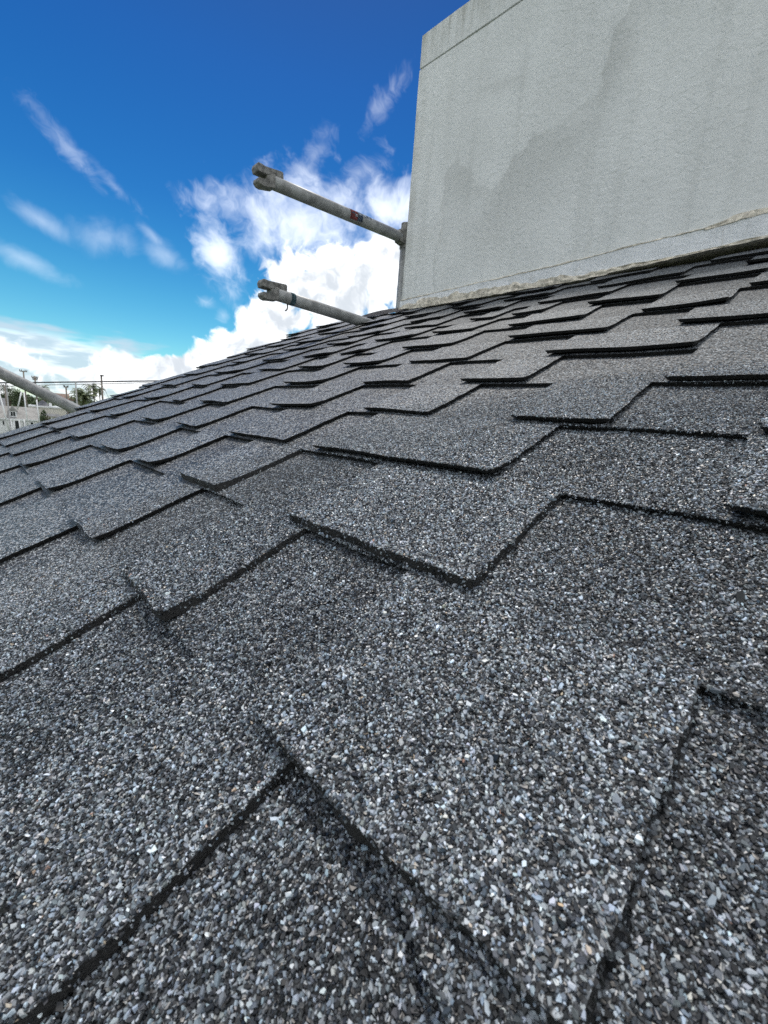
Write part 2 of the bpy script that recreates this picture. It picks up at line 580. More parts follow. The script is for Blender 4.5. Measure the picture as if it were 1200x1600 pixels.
def _stones(pv, pu, pw, tone, normal, size, lod):
    n = len(pv)
    nr = 5 if lod == 5 else 4
    r = 0.00098 * size * np.exp(rng.normal(0, 0.28, n))
    el = rng.uniform(1.0, 2.1, n)
    phi = rng.uniform(0, 2 * np.pi, n)
    th = (np.arange(nr)[None, :] + rng.uniform(-.33, .33, (n, nr))) * 2 * np.pi / nr
    rr = r[:, None] * rng.uniform(0.78, 1.12, (n, nr))
    lx = rr * np.cos(th) * np.sqrt(el)[:, None]
    ly = rr * np.sin(th) / np.sqrt(el)[:, None]
    cx_, sx_ = np.cos(phi)[:, None], np.sin(phi)[:, None]
    x = lx * cx_ - ly * sx_
    y = lx * sx_ + ly * cx_
    shr = rng.uniform(0.5, 0.8, (n, nr))
    hh = r * rng.uniform(0.35, 0.75, n)
    tx, ty = rng.normal(0, 0.34, n), rng.normal(0, 0.34, n)
    bot = np.stack([x, y, np.repeat((-0.35 * r)[:, None], nr, 1)], 2)
    xt, yt = x * shr + rng.normal(0, .08, (n, 1)) * r[:, None], y * shr
    top = np.stack([xt, yt, hh[:, None] + tx[:, None] * xt + ty[:, None] * yt + rng.normal(0, 0.05, (n, nr)) * r[:, None]], 2)
    if lod == 3:
        top[:, :, 2] *= 0.75
        top[:, :, :2] *= 1.25
        top = np.stack([(top[:, 0] + top[:, 1]) / 2, (top[:, 2] + top[:, 3]) / 2], 1)
    V = np.concatenate([bot, top], 1)
    nvs = V.shape[1]
    if normal != (0, 0, 1):
        nz = np.array(normal)
        nx = np.array((0, 1, 0)) if abs(nz[1]) < 0.5 else np.array((1, 0, 0))
        ny = np.cross(nz, nx)
        V = V[..., 0:1] * nx + V[..., 1:2] * ny + V[..., 2:3] * nz
    V = V + np.stack([pv, pu, pw], 1)[:, None, :]
    tri = []
    for i in range(nr):
        j = (i + 1) % nr
        tri += [(i, j, nr + j), (i, nr + j, nr + i)]
    tri += [(nr, nr + 1, nr + 2), (nr, nr + 2, nr + 3), (nr, nr + 3, nr + 4)]
    if lod == 4:
        tri = tri[:-1]
    if lod == 3:
        tri = [(0, 1, 4), (1, 2, 5), (1, 5, 4), (2, 3, 5), (3, 0, 4), (3, 4, 5)]
    T = (np.array(tri)[None] + (np.arange(n) * nvs)[:, None, None]).reshape(-1, 3)
    f = np.clip(rng.uniform(0, 1, n) + tone, 0, rng.uniform(.86, 1.0, n))
    idx = np.searchsorted(SPOS, f, side='right') - 1
    c = SCOL[idx] * np.exp(rng.normal(0, 0.22, (n, 1))) * (1 + rng.normal(0, 0.05, (n, 1)) * np.array([[-1.0, 0.0, 1.0]]) + rng.normal(0, 0.02, (n, 3)))
    c = np.clip(c, 0, 0.8)
    C = np.repeat(np.concatenate([c, np.ones((n, 1))], 1), nvs, 0)
    return V.reshape(-1, 3), T, C


def build_mesh(name, V, faces, mats_idx, stones=None):
    """sheet (list of quads/tris) plus optional stones (arrays) as one mesh"""
    me = bpy.data.meshes.new(name)
    lens = np.array([len(q) for q in faces])
    loops = np.concatenate([np.asarray(q) for q in faces])
    mi = np.array(mats_idx)
    Vall = V
    col = np.tile(np.array([[0.02, 0.02, 0.02, 1.0]]), (len(V), 1))
    if stones:
        off = len(V)
        for sv, st, sc in stones:
            Vall = np.concatenate([Vall, sv])
            loops = np.concatenate([loops, (st + off).ravel()])
            lens = np.concatenate([lens, np.full(len(st), 3)])
            mi = np.concatenate([mi, np.full(len(st), 1)])
            col = np.concatenate([col, sc])
            off += len(sv)
    me.vertices.add(len(Vall))
    me.vertices.foreach_set('co', np.ascontiguousarray(Vall, np.float32).ravel())
    me.loops.add(len(loops))
    me.loops.foreach_set('vertex_index', loops.astype(np.int32))
    me.polygons.add(len(lens))
    starts = np.concatenate([[0], np.cumsum(lens)[:-1]])
    me.polygons.foreach_set('loop_start', starts.astype(np.int32))
    me.polygons.foreach_set('material_index', mi.astype(np.int32))
    if stones:
        a = me.color_attributes.new('stone_colour', 'FLOAT_COLOR', 'POINT')
        a.data.foreach_set('color', col.astype(np.float32).ravel())
    sf = me.attributes.new('sharp_face', 'BOOLEAN', 'FACE')
    sf.data.foreach_set('value', np.ones(len(lens), bool))
    me.update(calc_edges=True)
    return me


def slab(v0f, v1, uf0, uf1, wf, thick, nv, nu, cut=0.0036):
    """sheet of nv x nu cells: v from v0f(u) to v1, u from uf0(v) to uf1(v), top height wf(v,u), skirt of given depth.
    returns V, faces, material indices (0 top, 2 edge)"""
    s = np.linspace(0, 1, nv + 1)
    q = np.linspace(0, 1, nu + 1)
    S, Q = np.meshgrid(s, q, indexing='ij')
    vg = v1[0] if isinstance(v1, tuple) else v1
    um = (uf0(np.array([vg]))[0] * (1 - Q) + uf1(np.array([vg]))[0] * Q)
    v0 = v0f(um)
    Vv = v0 + (vg - v0) * S
    Uu = uf0(Vv) * (1 - Q) + uf1(Vv) * Q
    Ww = wf(Vv, Uu)
    top = np.stack([Vv, Uu, Ww], 2).reshape(-1, 3)
    idx = np.arange((nv + 1) * (nu + 1)).reshape(nv + 1, nu + 1)
    faces = []
    mi = []
    for i in range(nv):
        for j in range(nu):
            faces.append((idx[i, j], idx[i + 1, j], idx[i + 1, j + 1], idx[i, j + 1]))
            mi.append(0)
    border = list(idx[0, :]) + list(idx[1:, -1]) + list(idx[-1, -2::-1]) + list(idx[-2:0:-1, 0])
    nb = len(border)
    off = len(top)
    low = top[border].copy()
    low[:, 2] -= thick
    # undercut slightly so that the butt edge leans back; negative cut flares it out, a black band for shadow
    cv, cu = top[:, 0].mean(), top[:, 1].mean()
    b_i = np.arange(nb)
    if cut < 0:
        cut = cut * (1.0 + 0.75 * snoise1(b_i * 0.37, 91) + 0.5 * snoise1(b_i * 1.3, 92))
        low[:, 2] += 0.0008 * snoise1(b_i * 0.9, 93)
    low[:, 0] += np.where(b_i <= nu, cut, 0.0)
    low[:, 1] += np.where((b_i == 0) | (b_i > nu + nv + nu - 1), cut, 0.0) - np.where((b_i >= nu) & (b_i <= nu + nv), cut, 0.0)
    for i in range(nb):
        j = (i + 1) % nb
        faces.append((border[i], border[j], off + j, off + i))
        mi.append(2)
    return np.concatenate([top, low]), faces, mi


def hexpoints(v0, v1, u0, u1, sp):
    nv = max(1, int((v1 - v0) / (sp * 0.866)))
    nu = max(1, int((u1 - u0) / sp))
    I, J = np.meshgrid(np.arange(nv), np.arange(nu), indexing='ij')
    v = v0 + (I + 0.5) * sp * 0.866
    u = u0 + (J + 0.25 + 0.5 * (I % 2)) * sp
    v = v.ravel() + rng.normal(0, 0.27 * sp, v.size)
    u = u.ravel() + rng.normal(0, 0.27 * sp, u.size)
    return v, u


SP = 0.00138
courses = {}
for k in range(KMIN, KMAX + 1):
    courses[k] = course_teeth(k)
n_stones = 0
for k in range(KMIN, KMAX + 1):
    ak = A0 + E * k
    L, end = courses[k]
    # ---- strips of one metre, joints staggered from course to course
    cuts = [U_NEAR]
    j = U_NEAR + 0.35 + (0.37 * k) % 0.6
    while j < end - 0.15:
        # joints fall where a tooth covers them
        best = min(L, key=lambda q: abs((q[0] + q[1]) / 2 - j))
        jj = (best[0] + best[1]) / 2
        if jj - cuts[-1] > 0.3 and jj < end - 0.1:
            cuts.append(jj)
        j += 1.0
    cuts.append(end)
    tone_k = rnd.uniform(-0.02, 0.02)
    for c0, c1 in zip(cuts, cuts[1:]):
        sd = rnd.random() * 100

        def w_base(v, u, ak=ak):
            return TB - TILT * (v - ak) + relief(v, u)

        def v_base(u, ak=ak, sd=sd):
            return ak + 0.0008 * snoise1(u * 60, sd) + 0.0004 * snoise1(u * 260, sd + 3)
        nu = max(6, int((c1 - c0) / 0.022))
        V, F, MI = slab(v_base, min(ak + E + 0.03, 1.712), lambda v, c=c0: np.full_like(v, c + 0.0006), lambda v, c=c1: np.full_like(v, c - 0.0006),
                        w_base, TT + TB + 0.0012, 8, nu)
        stones = []
        if c1 > -0.2 and c0 < 0.75 and -2 <= k <= 4:
            v, u = hexpoints(ak, ak + E + 0.006, max(c0, -0.25), min(c1, 0.7), SP)
            cover = np.zeros(len(v), bool)
            for (n0, n1) in L:
                cover |= (u > n0 - 0.0022) & (u < n1 - 0.002) & (v > ak + 0.004)
            if k + 1 in courses:
                for (n0, n1) in courses[k + 1][0]:
                    cover |= (u > n0 + 0.001) & (u < n1 - 0.001) & (v > ak + E - 0.0012)
            w = w_base(v, u)
            ok, d = seen(v, u, w)
            ok &= ~cover
            if ok.sum() > 20:
                v, u, w = v[ok], u[ok], w[ok]
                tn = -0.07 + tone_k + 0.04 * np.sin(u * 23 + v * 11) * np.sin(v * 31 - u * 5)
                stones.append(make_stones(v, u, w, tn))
                n_stones += len(v)
                ue = rng.uniform(max(c0, -0.25), min(c1, 0.7), int((min(c1, .7) - max(c0, -.25)) * 900))
                ve = v_base(ue)
                we = w_base(ve, ue) - rng.uniform(0, 0.0022, len(ue))
                oke, _ = seen(ve, ue, we)
                if oke.sum():
                    stones.append(make_stones(ve[oke], ue[oke], we[oke], -0.12, (-1, 0, 0), 0.8))
        o0 = np.array([ak, (c0 + c1) / 2, 0.0])
        V = V - o0
        stones = [(a - o0, b_, c_) for a, b_, c_ in stones]
        me = build_mesh('shingle', V, F, MI, stones)
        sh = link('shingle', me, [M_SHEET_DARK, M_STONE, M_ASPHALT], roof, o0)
        # ---- raised teeth of this strip
        for (n0, n1) in L:
            mid = (n0 + n1) / 2
            if not (c0 <= mid < c1 or (c1 == end and mid >= c1)):
                continue
            sd = rnd.random() * 100
            near_view = mid < 0.8 and k < 5
            set_b = rnd.uniform(0.0005, 0.004)
            curl = rnd.uniform(0.0008, 0.0036)
            lifted = k == 0 and abs(n0 - 0.0125) < 1e-6      # the warped tooth right below the viewpoint
            if k in (-1, 0, 1) and mid < 0.7:
                curl = rnd.uniform(0.0025, 0.0042)
            if lifted:
                curl, set_b = 0.0040, 0.0004
            cn, cf = rnd.uniform(-0.0008, 0.003), rnd.uniform(-0.0008, 0.003)
            wav = 0.0012
            if not near_view:
                cn, cf, wav = rnd.uniform(-0.002, 0.0045), rnd.uniform(-0.002, 0.0045), 0.0022
            skew_b = rnd.uniform(-0.004, 0.004)
            sl0, sl1 = rnd.uniform(-0.05, 0.03), rnd.uniform(-0.04, 0.05)
            if mid < 0.7 and k < 5:
                sl0 = rnd.uniform(-0.015, 0.015)
                skew_b = rnd.uniform(-0.002, 0.002)

            def w_tooth(v, u, ak=ak, n0=n0, n1=n1, curl=curl, cn=cn, cf=cf):
                e_ = np.clip(1 - (v - ak) / 0.055, 0, 1) ** 2
                q_ = np.clip((u - n0) / (n1 - n0), 0, 1)
                return TT + TB - TILT * (v - ak) + relief(v, u) + e_ * (curl + cn * (1 - q_) ** 2 + cf * q_ ** 2)

            def v_tooth(u, ak=ak, sd=sd, set_b=set_b, skew_b=skew_b, n0=n0, n1=n1, lifted=lifted, wav=wav):
                q_ = np.clip((u - n0) / (n1 - n0), 0, 1)
                rc = 0.0022 * (np.clip(1 - (u - n0) / 0.004, 0, 1) ** 2 + np.clip(1 - (n1 - u) / 0.004, 0, 1) ** 2)
                return ak + set_b + skew_b * (q_ - .5) + wav * snoise1(u * 45, sd) + 0.0007 * snoise1(u * 210, sd + 5) + rc + (0.003 * np.clip((0.105 - u) / 0.09, 0, 1) ** 1.3 if lifted else 0.0)

            def u0f(v, n0=n0, sl0=sl0, ak=ak, sd=sd):
                return n0 + sl0 * (v - ak) + 0.0010 * snoise1(v * 70, sd + 9) + 0.0005 * snoise1(v * 260, sd + 2)

            def u1f(v, n1=n1, sl1=sl1, ak=ak, sd=sd):
                return n1 + sl1 * (v - ak) + 0.0010 * snoise1(v * 70, sd + 19) + 0.0005 * snoise1(v * 260, sd + 7)
            flared = k <= 1 and mid < 0.62  # near tabs: black asphalt skirt flares outward to widen the dark shadow lines
            cell = 0.005 if near_view else 0.010
            nu = max(5, int((n1 - n0) / cell))
            nv = max(6, int(E / cell))
            V, F, MI = slab(v_tooth, min(ak + E + 0.018, 1.706), u0f, u1f, w_tooth, TT + 0.0003 + (curl if flared else 0.0), nv, nu, -0.0016 if flared else 0.0036)
            stones = []
            if -2 <= k <= 4 and n0 < 0.75 and n1 > -0.2:
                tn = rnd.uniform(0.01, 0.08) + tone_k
                v, u = hexpoints(ak - 0.002, ak + E + 0.006, max(n0 - 0.01, -0.25), min(n1 + 0.01, 0.75), SP)
                ins = (v > v_tooth(u) + 0.0003) & (u > u0f(v) + 0.0003) & (u < u1f(v) - 0.0002)
                cover = np.zeros(len(v), bool)
                if k + 1 in courses:
                    for (m0, m1) in courses[k + 1][0]:
                        cover |= (u > m0 + 0.001) & (u < m1 - 0.001) & (v > ak + E - 0.0012)
                w = w_tooth(v, u)
                ok, d = seen(v, u, w)
                ok &= ins & ~cover
                if ok.sum() > 20:
                    v, u, w = v[ok], u[ok], w[ok]
                    tt_ = tn + 0.045 * np.sin(u * 19 + v * 13 + sd) * np.sin(v * 27 - u * 7)
                    stones.append(make_stones(v, u, w, tt_))
                    n_stones += len(v)
                    # loose granules caught on the cut edges
                    ue = rng.uniform(n0, n1, int((n1 - n0) * (950 if flared else 260)))
                    ve = v_tooth(ue)
                    dn = rng.uniform(0, 1, len(ue)) ** 1.6 * (0.006 if flared else 0.0018)
                    we = w_tooth(ve, ue) - dn
                    ve = ve - (dn * 0.25 if flared else 0)
                    oke, _ = seen(ve, ue, we)
                    if oke.sum():
                        stones.append(make_stones(ve[oke], ue[oke], we[oke], -0.10, (-1, 0, 0), 0.8))
                    ve = rng.uniform(ak + 0.002, ak + E, int(E * (950 if flared else 260)))
                    ue = u0f(ve)
                    dn = rng.uniform(0, 1, len(ue)) ** 1.6 * (0.006 if flared else 0.0018)
                    we = w_tooth(ve, ue) - dn
                    ue = ue - (dn * 0.25 if flared else 0)
                    oke, _ = seen(ve, ue, we)
                    if oke.sum():
                        stones.append(make_stones(ve[oke], ue[oke], we[oke], -0.08, (0, -1, 0), 0.8))
            o1 = np.array([ak, mid, 0.0])
            V = V - o1
            stones = [(a - o1, b_, c_) for a, b_, c_ in stones]
            me = build_mesh('tab', V, F, MI, stones)
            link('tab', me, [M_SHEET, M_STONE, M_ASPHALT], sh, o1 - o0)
            if lifted:
                # second ply showing under the warped edge
                def v_ply(u, ak=ak):
                    return ak + 0.001 - 0.030 * np.clip((0.092 - u) / 0.08, 0, 1.2) + 0.0012 * snoise1(u * 90, 61)

                def w_ply(v, u, ak=ak):
                    return 0.0036 - TILT * (v - ak) + relief(v, u)
                a0f = lambda v: 0.0165 + 0.0008 * snoise1(v * 120, 5)
                a1f = lambda v: 0.094 + 0.0008 * snoise1(v * 120, 8)
                V, F, MI = slab(v_ply, ak + 0.045, a0f, a1f, w_ply, 0.0034, 12, 22)
                v, u = hexpoints(ak - 0.035, ak + 0.03, 0.013, 0.096, SP)
                ins = (v > v_ply(u)) & (u > a0f(v)) & (u < a1f(v)) & (v < v_tooth(u) + 0.004)
                v, u = v[ins], u[ins]
                stones = [make_stones(v, u, w_ply(v, u), -0.03)]
                V = V - o1
                stones = [(a - o1, b_, c_) for a, b_, c_ in stones]
                link('tab', build_mesh('tab', V, F, MI, stones), [M_SHEET, M_STONE, M_ASPHALT], sh, o1 - o0)
print('stones', n_stones)

# felted deck, a verge board along the far edge and the gable wall underneath
V1 = 1.71
V0 = A0 + E * KMIN + 0.02
box('deck', (V0, U_NEAR, -0.035), (V1, U_FAR - 0.05, -0.0085), M_DECK, roof)
box('felt_upstand', (1.7125, -0.9, -0.05), (1.84, 1.53, -0.012), M_DECK, roof)
box('verge_board', (V0, U_FAR - 0.048, -0.16), (V1, U_FAR - 0.02, -0.012), M_WHITE, roof)


def low_bump(x, seed):
    return float(snoise1(np.array([x]), seed)[0])


# black flashing lifted at the top edge beside the wall corner
bm = bmesh.new()
N = 24
g0, g1, g2 = [], [], []
for i in range(N + 1):
    u = 1.50 + 0.40 * i / N
    li = 0.012 * math.sin(math.pi * min(1.0, i / N * 1.05)) ** 0.8 + 0.002
    g0.append(bm.verts.new((1.655 + 0.004 * low_bump(u * 30, 3), u, 0.0065)))
    g1.append(bm.verts.new((1.690, u, 0.0085 + li * 0.55)))
    g2.append(bm.verts.new((1.714, u, 0.006 + li)))
for i in range(N):
    bm.faces.new((g0[i], g1[i], g1[i + 1], g0[i + 1]))
    bm.faces.new((g1[i], g2[i], g2[i + 1], g1[i + 1]))
bmesh.ops.solidify(bm, geom=list(bm.faces), thickness=0.002)
link('flashing', mesh_bm(bm, 'flashing'), M_ASPHALT, roof)

# ------------------------------------------------------------------ rendered wall above the roof
WX = 1.618
m, t, b = new_mat('stained_render')
oc = t.node('ShaderNodeTexCoord').outputs['Object']
wob = t.vmath('ADD', oc, t.vmath('SCALE', t.vmath('SUBTRACT', t.noise(oc, 7.0, 6, 0.62, out='Color'), (0.5, 0.5, 0.5)), scale=0.16))


def stain(y, z, ry, rz, rot=0.0):
    return t.blob(wob, (0, y, z), (rot, 0, 0), (1.0, ry, rz))


sy = t.node('ShaderNodeSeparateXYZ')
t.put(sy.inputs[0], wob)
# tide mark: height of the damp line along the wall, the stain fading below it
TIDE = [(-1.0, 1.45), (0.2, 1.62), (0.58, 1.60), (0.68, 1.33), (0.74, 1.14), (0.90, 1.09), (1.02, 1.05), (1.12, 0.97), (1.20, 1.04), (1.30, 1.15), (1.355, 1.08), (1.385, 0.45), (1.6, 0.40)]
yy = t.math('DIVIDE', t.math('ADD', sy.outputs['Y'], 1.0), 2.6)
tide = t.ramp(yy, [((a + 1.0) / 2.6, (c / 2, c / 2, c / 2)) for a, c in TIDE])
below = t.math('SUBTRACT', t.math('MULTIPLY', tide, 2.0), sy.outputs['Z'])
below = t.math('ADD', below, t.math('MULTIPLY', t.math('SUBTRACT', t.noise(oc, 26, 5, 0.7), 0.5), 0.07))
st_f = t.math('MULTIPLY', t.smooth(below, 0.0, 0.022), t.smooth(below, 0.02, 0.42, 1.0, 0.12))
st_f = t.math('MULTIPLY', st_f, t.smooth(t.noise(oc, 4.5, 4, 0.6), 0.3, 0.62, 0.25, 1.0))
st_f = t.math('MAXIMUM', st_f, t.math('MULTIPLY', t.smooth(stain(1.12, 1.30, 0.14, 0.045, 0.3), 0.0, 0.8), 0.6))
strk = t.noise(t.mapping(oc, scale=(1, 16, 0.9)), 1.0, 6, 0.6)
sepw = t.node('ShaderNodeSeparateXYZ')
t.put(sepw.inputs[0], wob)
zc = sepw.outputs['Z']
top_d = t.math('MULTIPLY', t.smooth(zc, 1.50, 1.70), t.smooth(t.noise(t.mapping(oc, scale=(1, 22, 2)), 1.3, 6, 0.65), 0.35, 0.7))
edge_d = t.math('MULTIPLY', t.smooth(sepw.outputs['Y'], 1.49, 1.60), t.smooth(t.noise(t.mapping(oc, scale=(1, 12, 3)), 1.5, 5, 0.65), 0.36, 0.66))
mott = t.noise(oc, 3.0, 6, 0.62)
cw = t.mix(t.smooth(mott, 0.3, 0.72), (0.63, 0.64, 0.625), (0.70, 0.71, 0.695))
cw = t.mix(t.math('MULTIPLY', t.smooth(strk, 0.48, 0.75), 0.30), cw, (0.40, 0.41, 0.39))
cw = t.mix(t.math('MULTIPLY', st_f, 0.40), cw, (0.37, 0.375, 0.355))
cw = t.mix(t.math('MULTIPLY', t.math('MAXIMUM', top_d, edge_d), 0.6), cw, (0.23, 0.22, 0.17))
pits = t.noise(oc, 130, 3, 0.5)
cw = t.mix(t.math('MULTIPLY', t.smooth(pits, 0.40, 0.28), 0.2), cw, (0.25, 0.25, 0.24))
t.put(b.inputs['Base Color'], cw)
b.inputs['Roughness'].default_value = 0.9
bp = t.node('ShaderNodeBump')
bp.inputs['Strength'].default_value = 0.9
bp.inputs['Distance'].default_value = 0.005
hgt = t.math('ADD', t.math('MULTIPLY', t.noise(oc, 48, 4, 0.5, 0.8), 1.0), t.math('MULTIPLY', t.noise(oc, 130, 2, 0.5), 0.22))
t.put(bp.inputs['Height'], t.math('MULTIPLY', hgt, t.smooth(t.noise(oc, 2.2, 3, 0.5), 0.25, 0.7, 0.55, 1.0)))
t.put(b.inputs['Normal'], bp.outputs[0])
M_RENDER = m
m, t, b = new_mat('pale_plinth_paint')
oc = t.node('ShaderNodeTexCoord').outputs['Object']
cw = t.mix(t.smooth(t.noise(oc, 9, 6, 0.65), 0.35, 0.7), (0.62, 0.635, 0.645), (0.74, 0.75, 0.76))
cw = t.mix(t.math('MULTIPLY', t.smooth(t.noise(t.mapping(oc, scale=(1, 30, 4)), 1.2, 6, 0.7), 0.55, 0.72), 0.6), cw, (0.40, 0.37, 0.31))
t.put(b.inputs['Base Color'], cw)
b.inputs['Roughness'].default_value = 0.85
bp = t.node('ShaderNodeBump')
bp.inputs['Strength'].default_value = 0.9
bp.inputs['Distance'].default_value = 0.004
t.put(bp.inputs['Height'], t.noise(oc, 110, 5, 0.6))
t.put(b.inputs['Normal'], bp.outputs[0])
M_PLINTH = m

wall = empty('rendered_wall', (WX, 0, CAM_Z))
tag(wall, 'tall white rendered wall with grey stains rising from the top of the shingle roof', 'wall', kind='thing')
Y0, Y1 = -2.6, 1.565


def z_bot(y):
    return float(np.interp(y, [-2.6, 0.19, 0.42, 0.62, 1.565], [0.640, 0.5745, 0.5640, 0.5535, 0.5530]))


def z_pl(y):
    return float(np.interp(y, [-2.6, 0.2, 0.32, 0.775, 1.565], [0.73, 0.640, 0.630, 0.610, 0.592]))


def strip(name, ys, lo, hi, x_front, x_back, mat, parent, rows=1, rough=0.0, seed=1):
    """band along the wall: front face with its own relief, closed back to x_back"""
    n = len(ys)
    Vs = []
    for r in range(rows + 1):
        f = r / rows
        for i, y in enumerate(ys):
            x = x_front + rough * (low_bump(i * 0.61 + r * 7.7, seed) * 0.6 + low_bump(i * 0.23 + r * 3.1, seed + 4))
            Vs.append((x, y, lo(y) * (1 - f) + hi(y) * f))
    fr = len(Vs)
    for r in (0, rows):
        for i, y in enumerate(ys):
            Vs.append((x_back, y, (lo if r == 0 else hi)(y)))
    F = []
    for r in range(rows):
        for i in range(n - 1):
            F.append((r * n + i, r * n + i + 1, (r + 1) * n + i + 1, (r + 1) * n + i))
    for i in range(n - 1):
        F.append((i, i + 1, fr + i + 1, fr + i))
        F.append((rows * n + i, rows * n + i + 1, fr + n + i + 1, fr + n + i))
        F.append((fr + i, fr + i + 1, fr + n + i + 1, fr + n + i))
    for i in (0, n - 1):
        F.append([r * n + i for r in range(rows + 1)] + [fr + n + i, fr + i])
    bm = bmesh.new()
    vv = [bm.verts.new(p) for p in Vs]
    for q in F:
        bm.faces.new([vv[j] for j in q])
    return link(name, mesh_bm(bm, name), mat, parent)


ys = list(np.linspace(Y0, Y1, 90))
strip('wall_body', ys, z_bot, lambda y: 1.5475, 0.0, 0.25, M_RENDER, wall, 8, 0.0012, 3)
strip('groove', ys[::8] + [Y1 - 0.002], lambda y: 1.5478, lambda y: 1.5562, 0.007, 0.248, M_RENDER, wall)
strip('top_band', ys, lambda y: 1.5565, lambda y: 1.678 + 0.0012 * low_bump(y * 21, 2), 0.0005, 0.252, M_RENDER, wall, 2, 0.0010, 5)
yp = list(np.linspace(Y0, Y1 + 0.002, 240))
strip('plinth_band', yp, lambda y: z_bot(y) - 0.002, lambda y: z_pl(y) + 0.0012 * low_bump(y * 19, 8) + 0.0007 * low_bump(y * 70, 9), -0.0075, 0.1, M_PLINTH, wall, 3, 0.0010, 7)


def mort_top(y):
    w = float(np.interp(y, [-2.6, 0.2, 0.45, 0.62, 0.9, 1.3, 1.5, 1.565], [0.003, 0.004, 0.007, 0.013, 0.019, 0.026, 0.022, 0.008]))
    return z_bot(y) + w * (1 + 0.35 * low_bump(y * 17, 21) + 0.25 * low_bump(y * 63, 22)) - 0.002


ym = list(np.linspace(Y0, Y1 + 0.003, 420))
strip('mortar_fillet', ym, lambda y: z_bot(y) - 0.005 - (0.004 if y > 0.6 else 0.0) + 0.0015 * low_bump(y * 40, 31), mort_top, -0.0125, 0.09, M_MORTAR, wall, 3, 0.0028, 23)
ym = list(np.linspace(-0.6, 0.345, 90))
strip('filler_patch', ym, lambda y: z_pl(y) - 0.004 + 0.002 * low_bump(y * 50, 41),
      lambda y: z_pl(y) + 0.011 + 0.005 * low_bump(y * 33, 42) - 0.012 * max(0, (y - 0.28) / 0.065), -0.0105, 0.05, M_MORTAR, wall, 2, 0.0020, 43)
ys2 = list(np.linspace(-0.6, Y1 + 0.001, 300))
strip('sealant_line', ys2, lambda y: z_pl(y) - 0.0005 + 0.0012 * low_bump(y * 19, 8), lambda y: z_pl(y) + 0.0028 + 0.0012 * low_bump(y * 19, 8) + 0.0016 * low_bump(y * 47, 55), -0.0090, 0.05, M_MORTAR, wall, 1, 0.0014, 57)
box('footing', (0.10, Y0, -CAM_Z), (0.245, Y1 - 0.02, 0.60), M_DECK, wall)

# ------------------------------------------------------------------ scaffolding
R48 = 0.0241


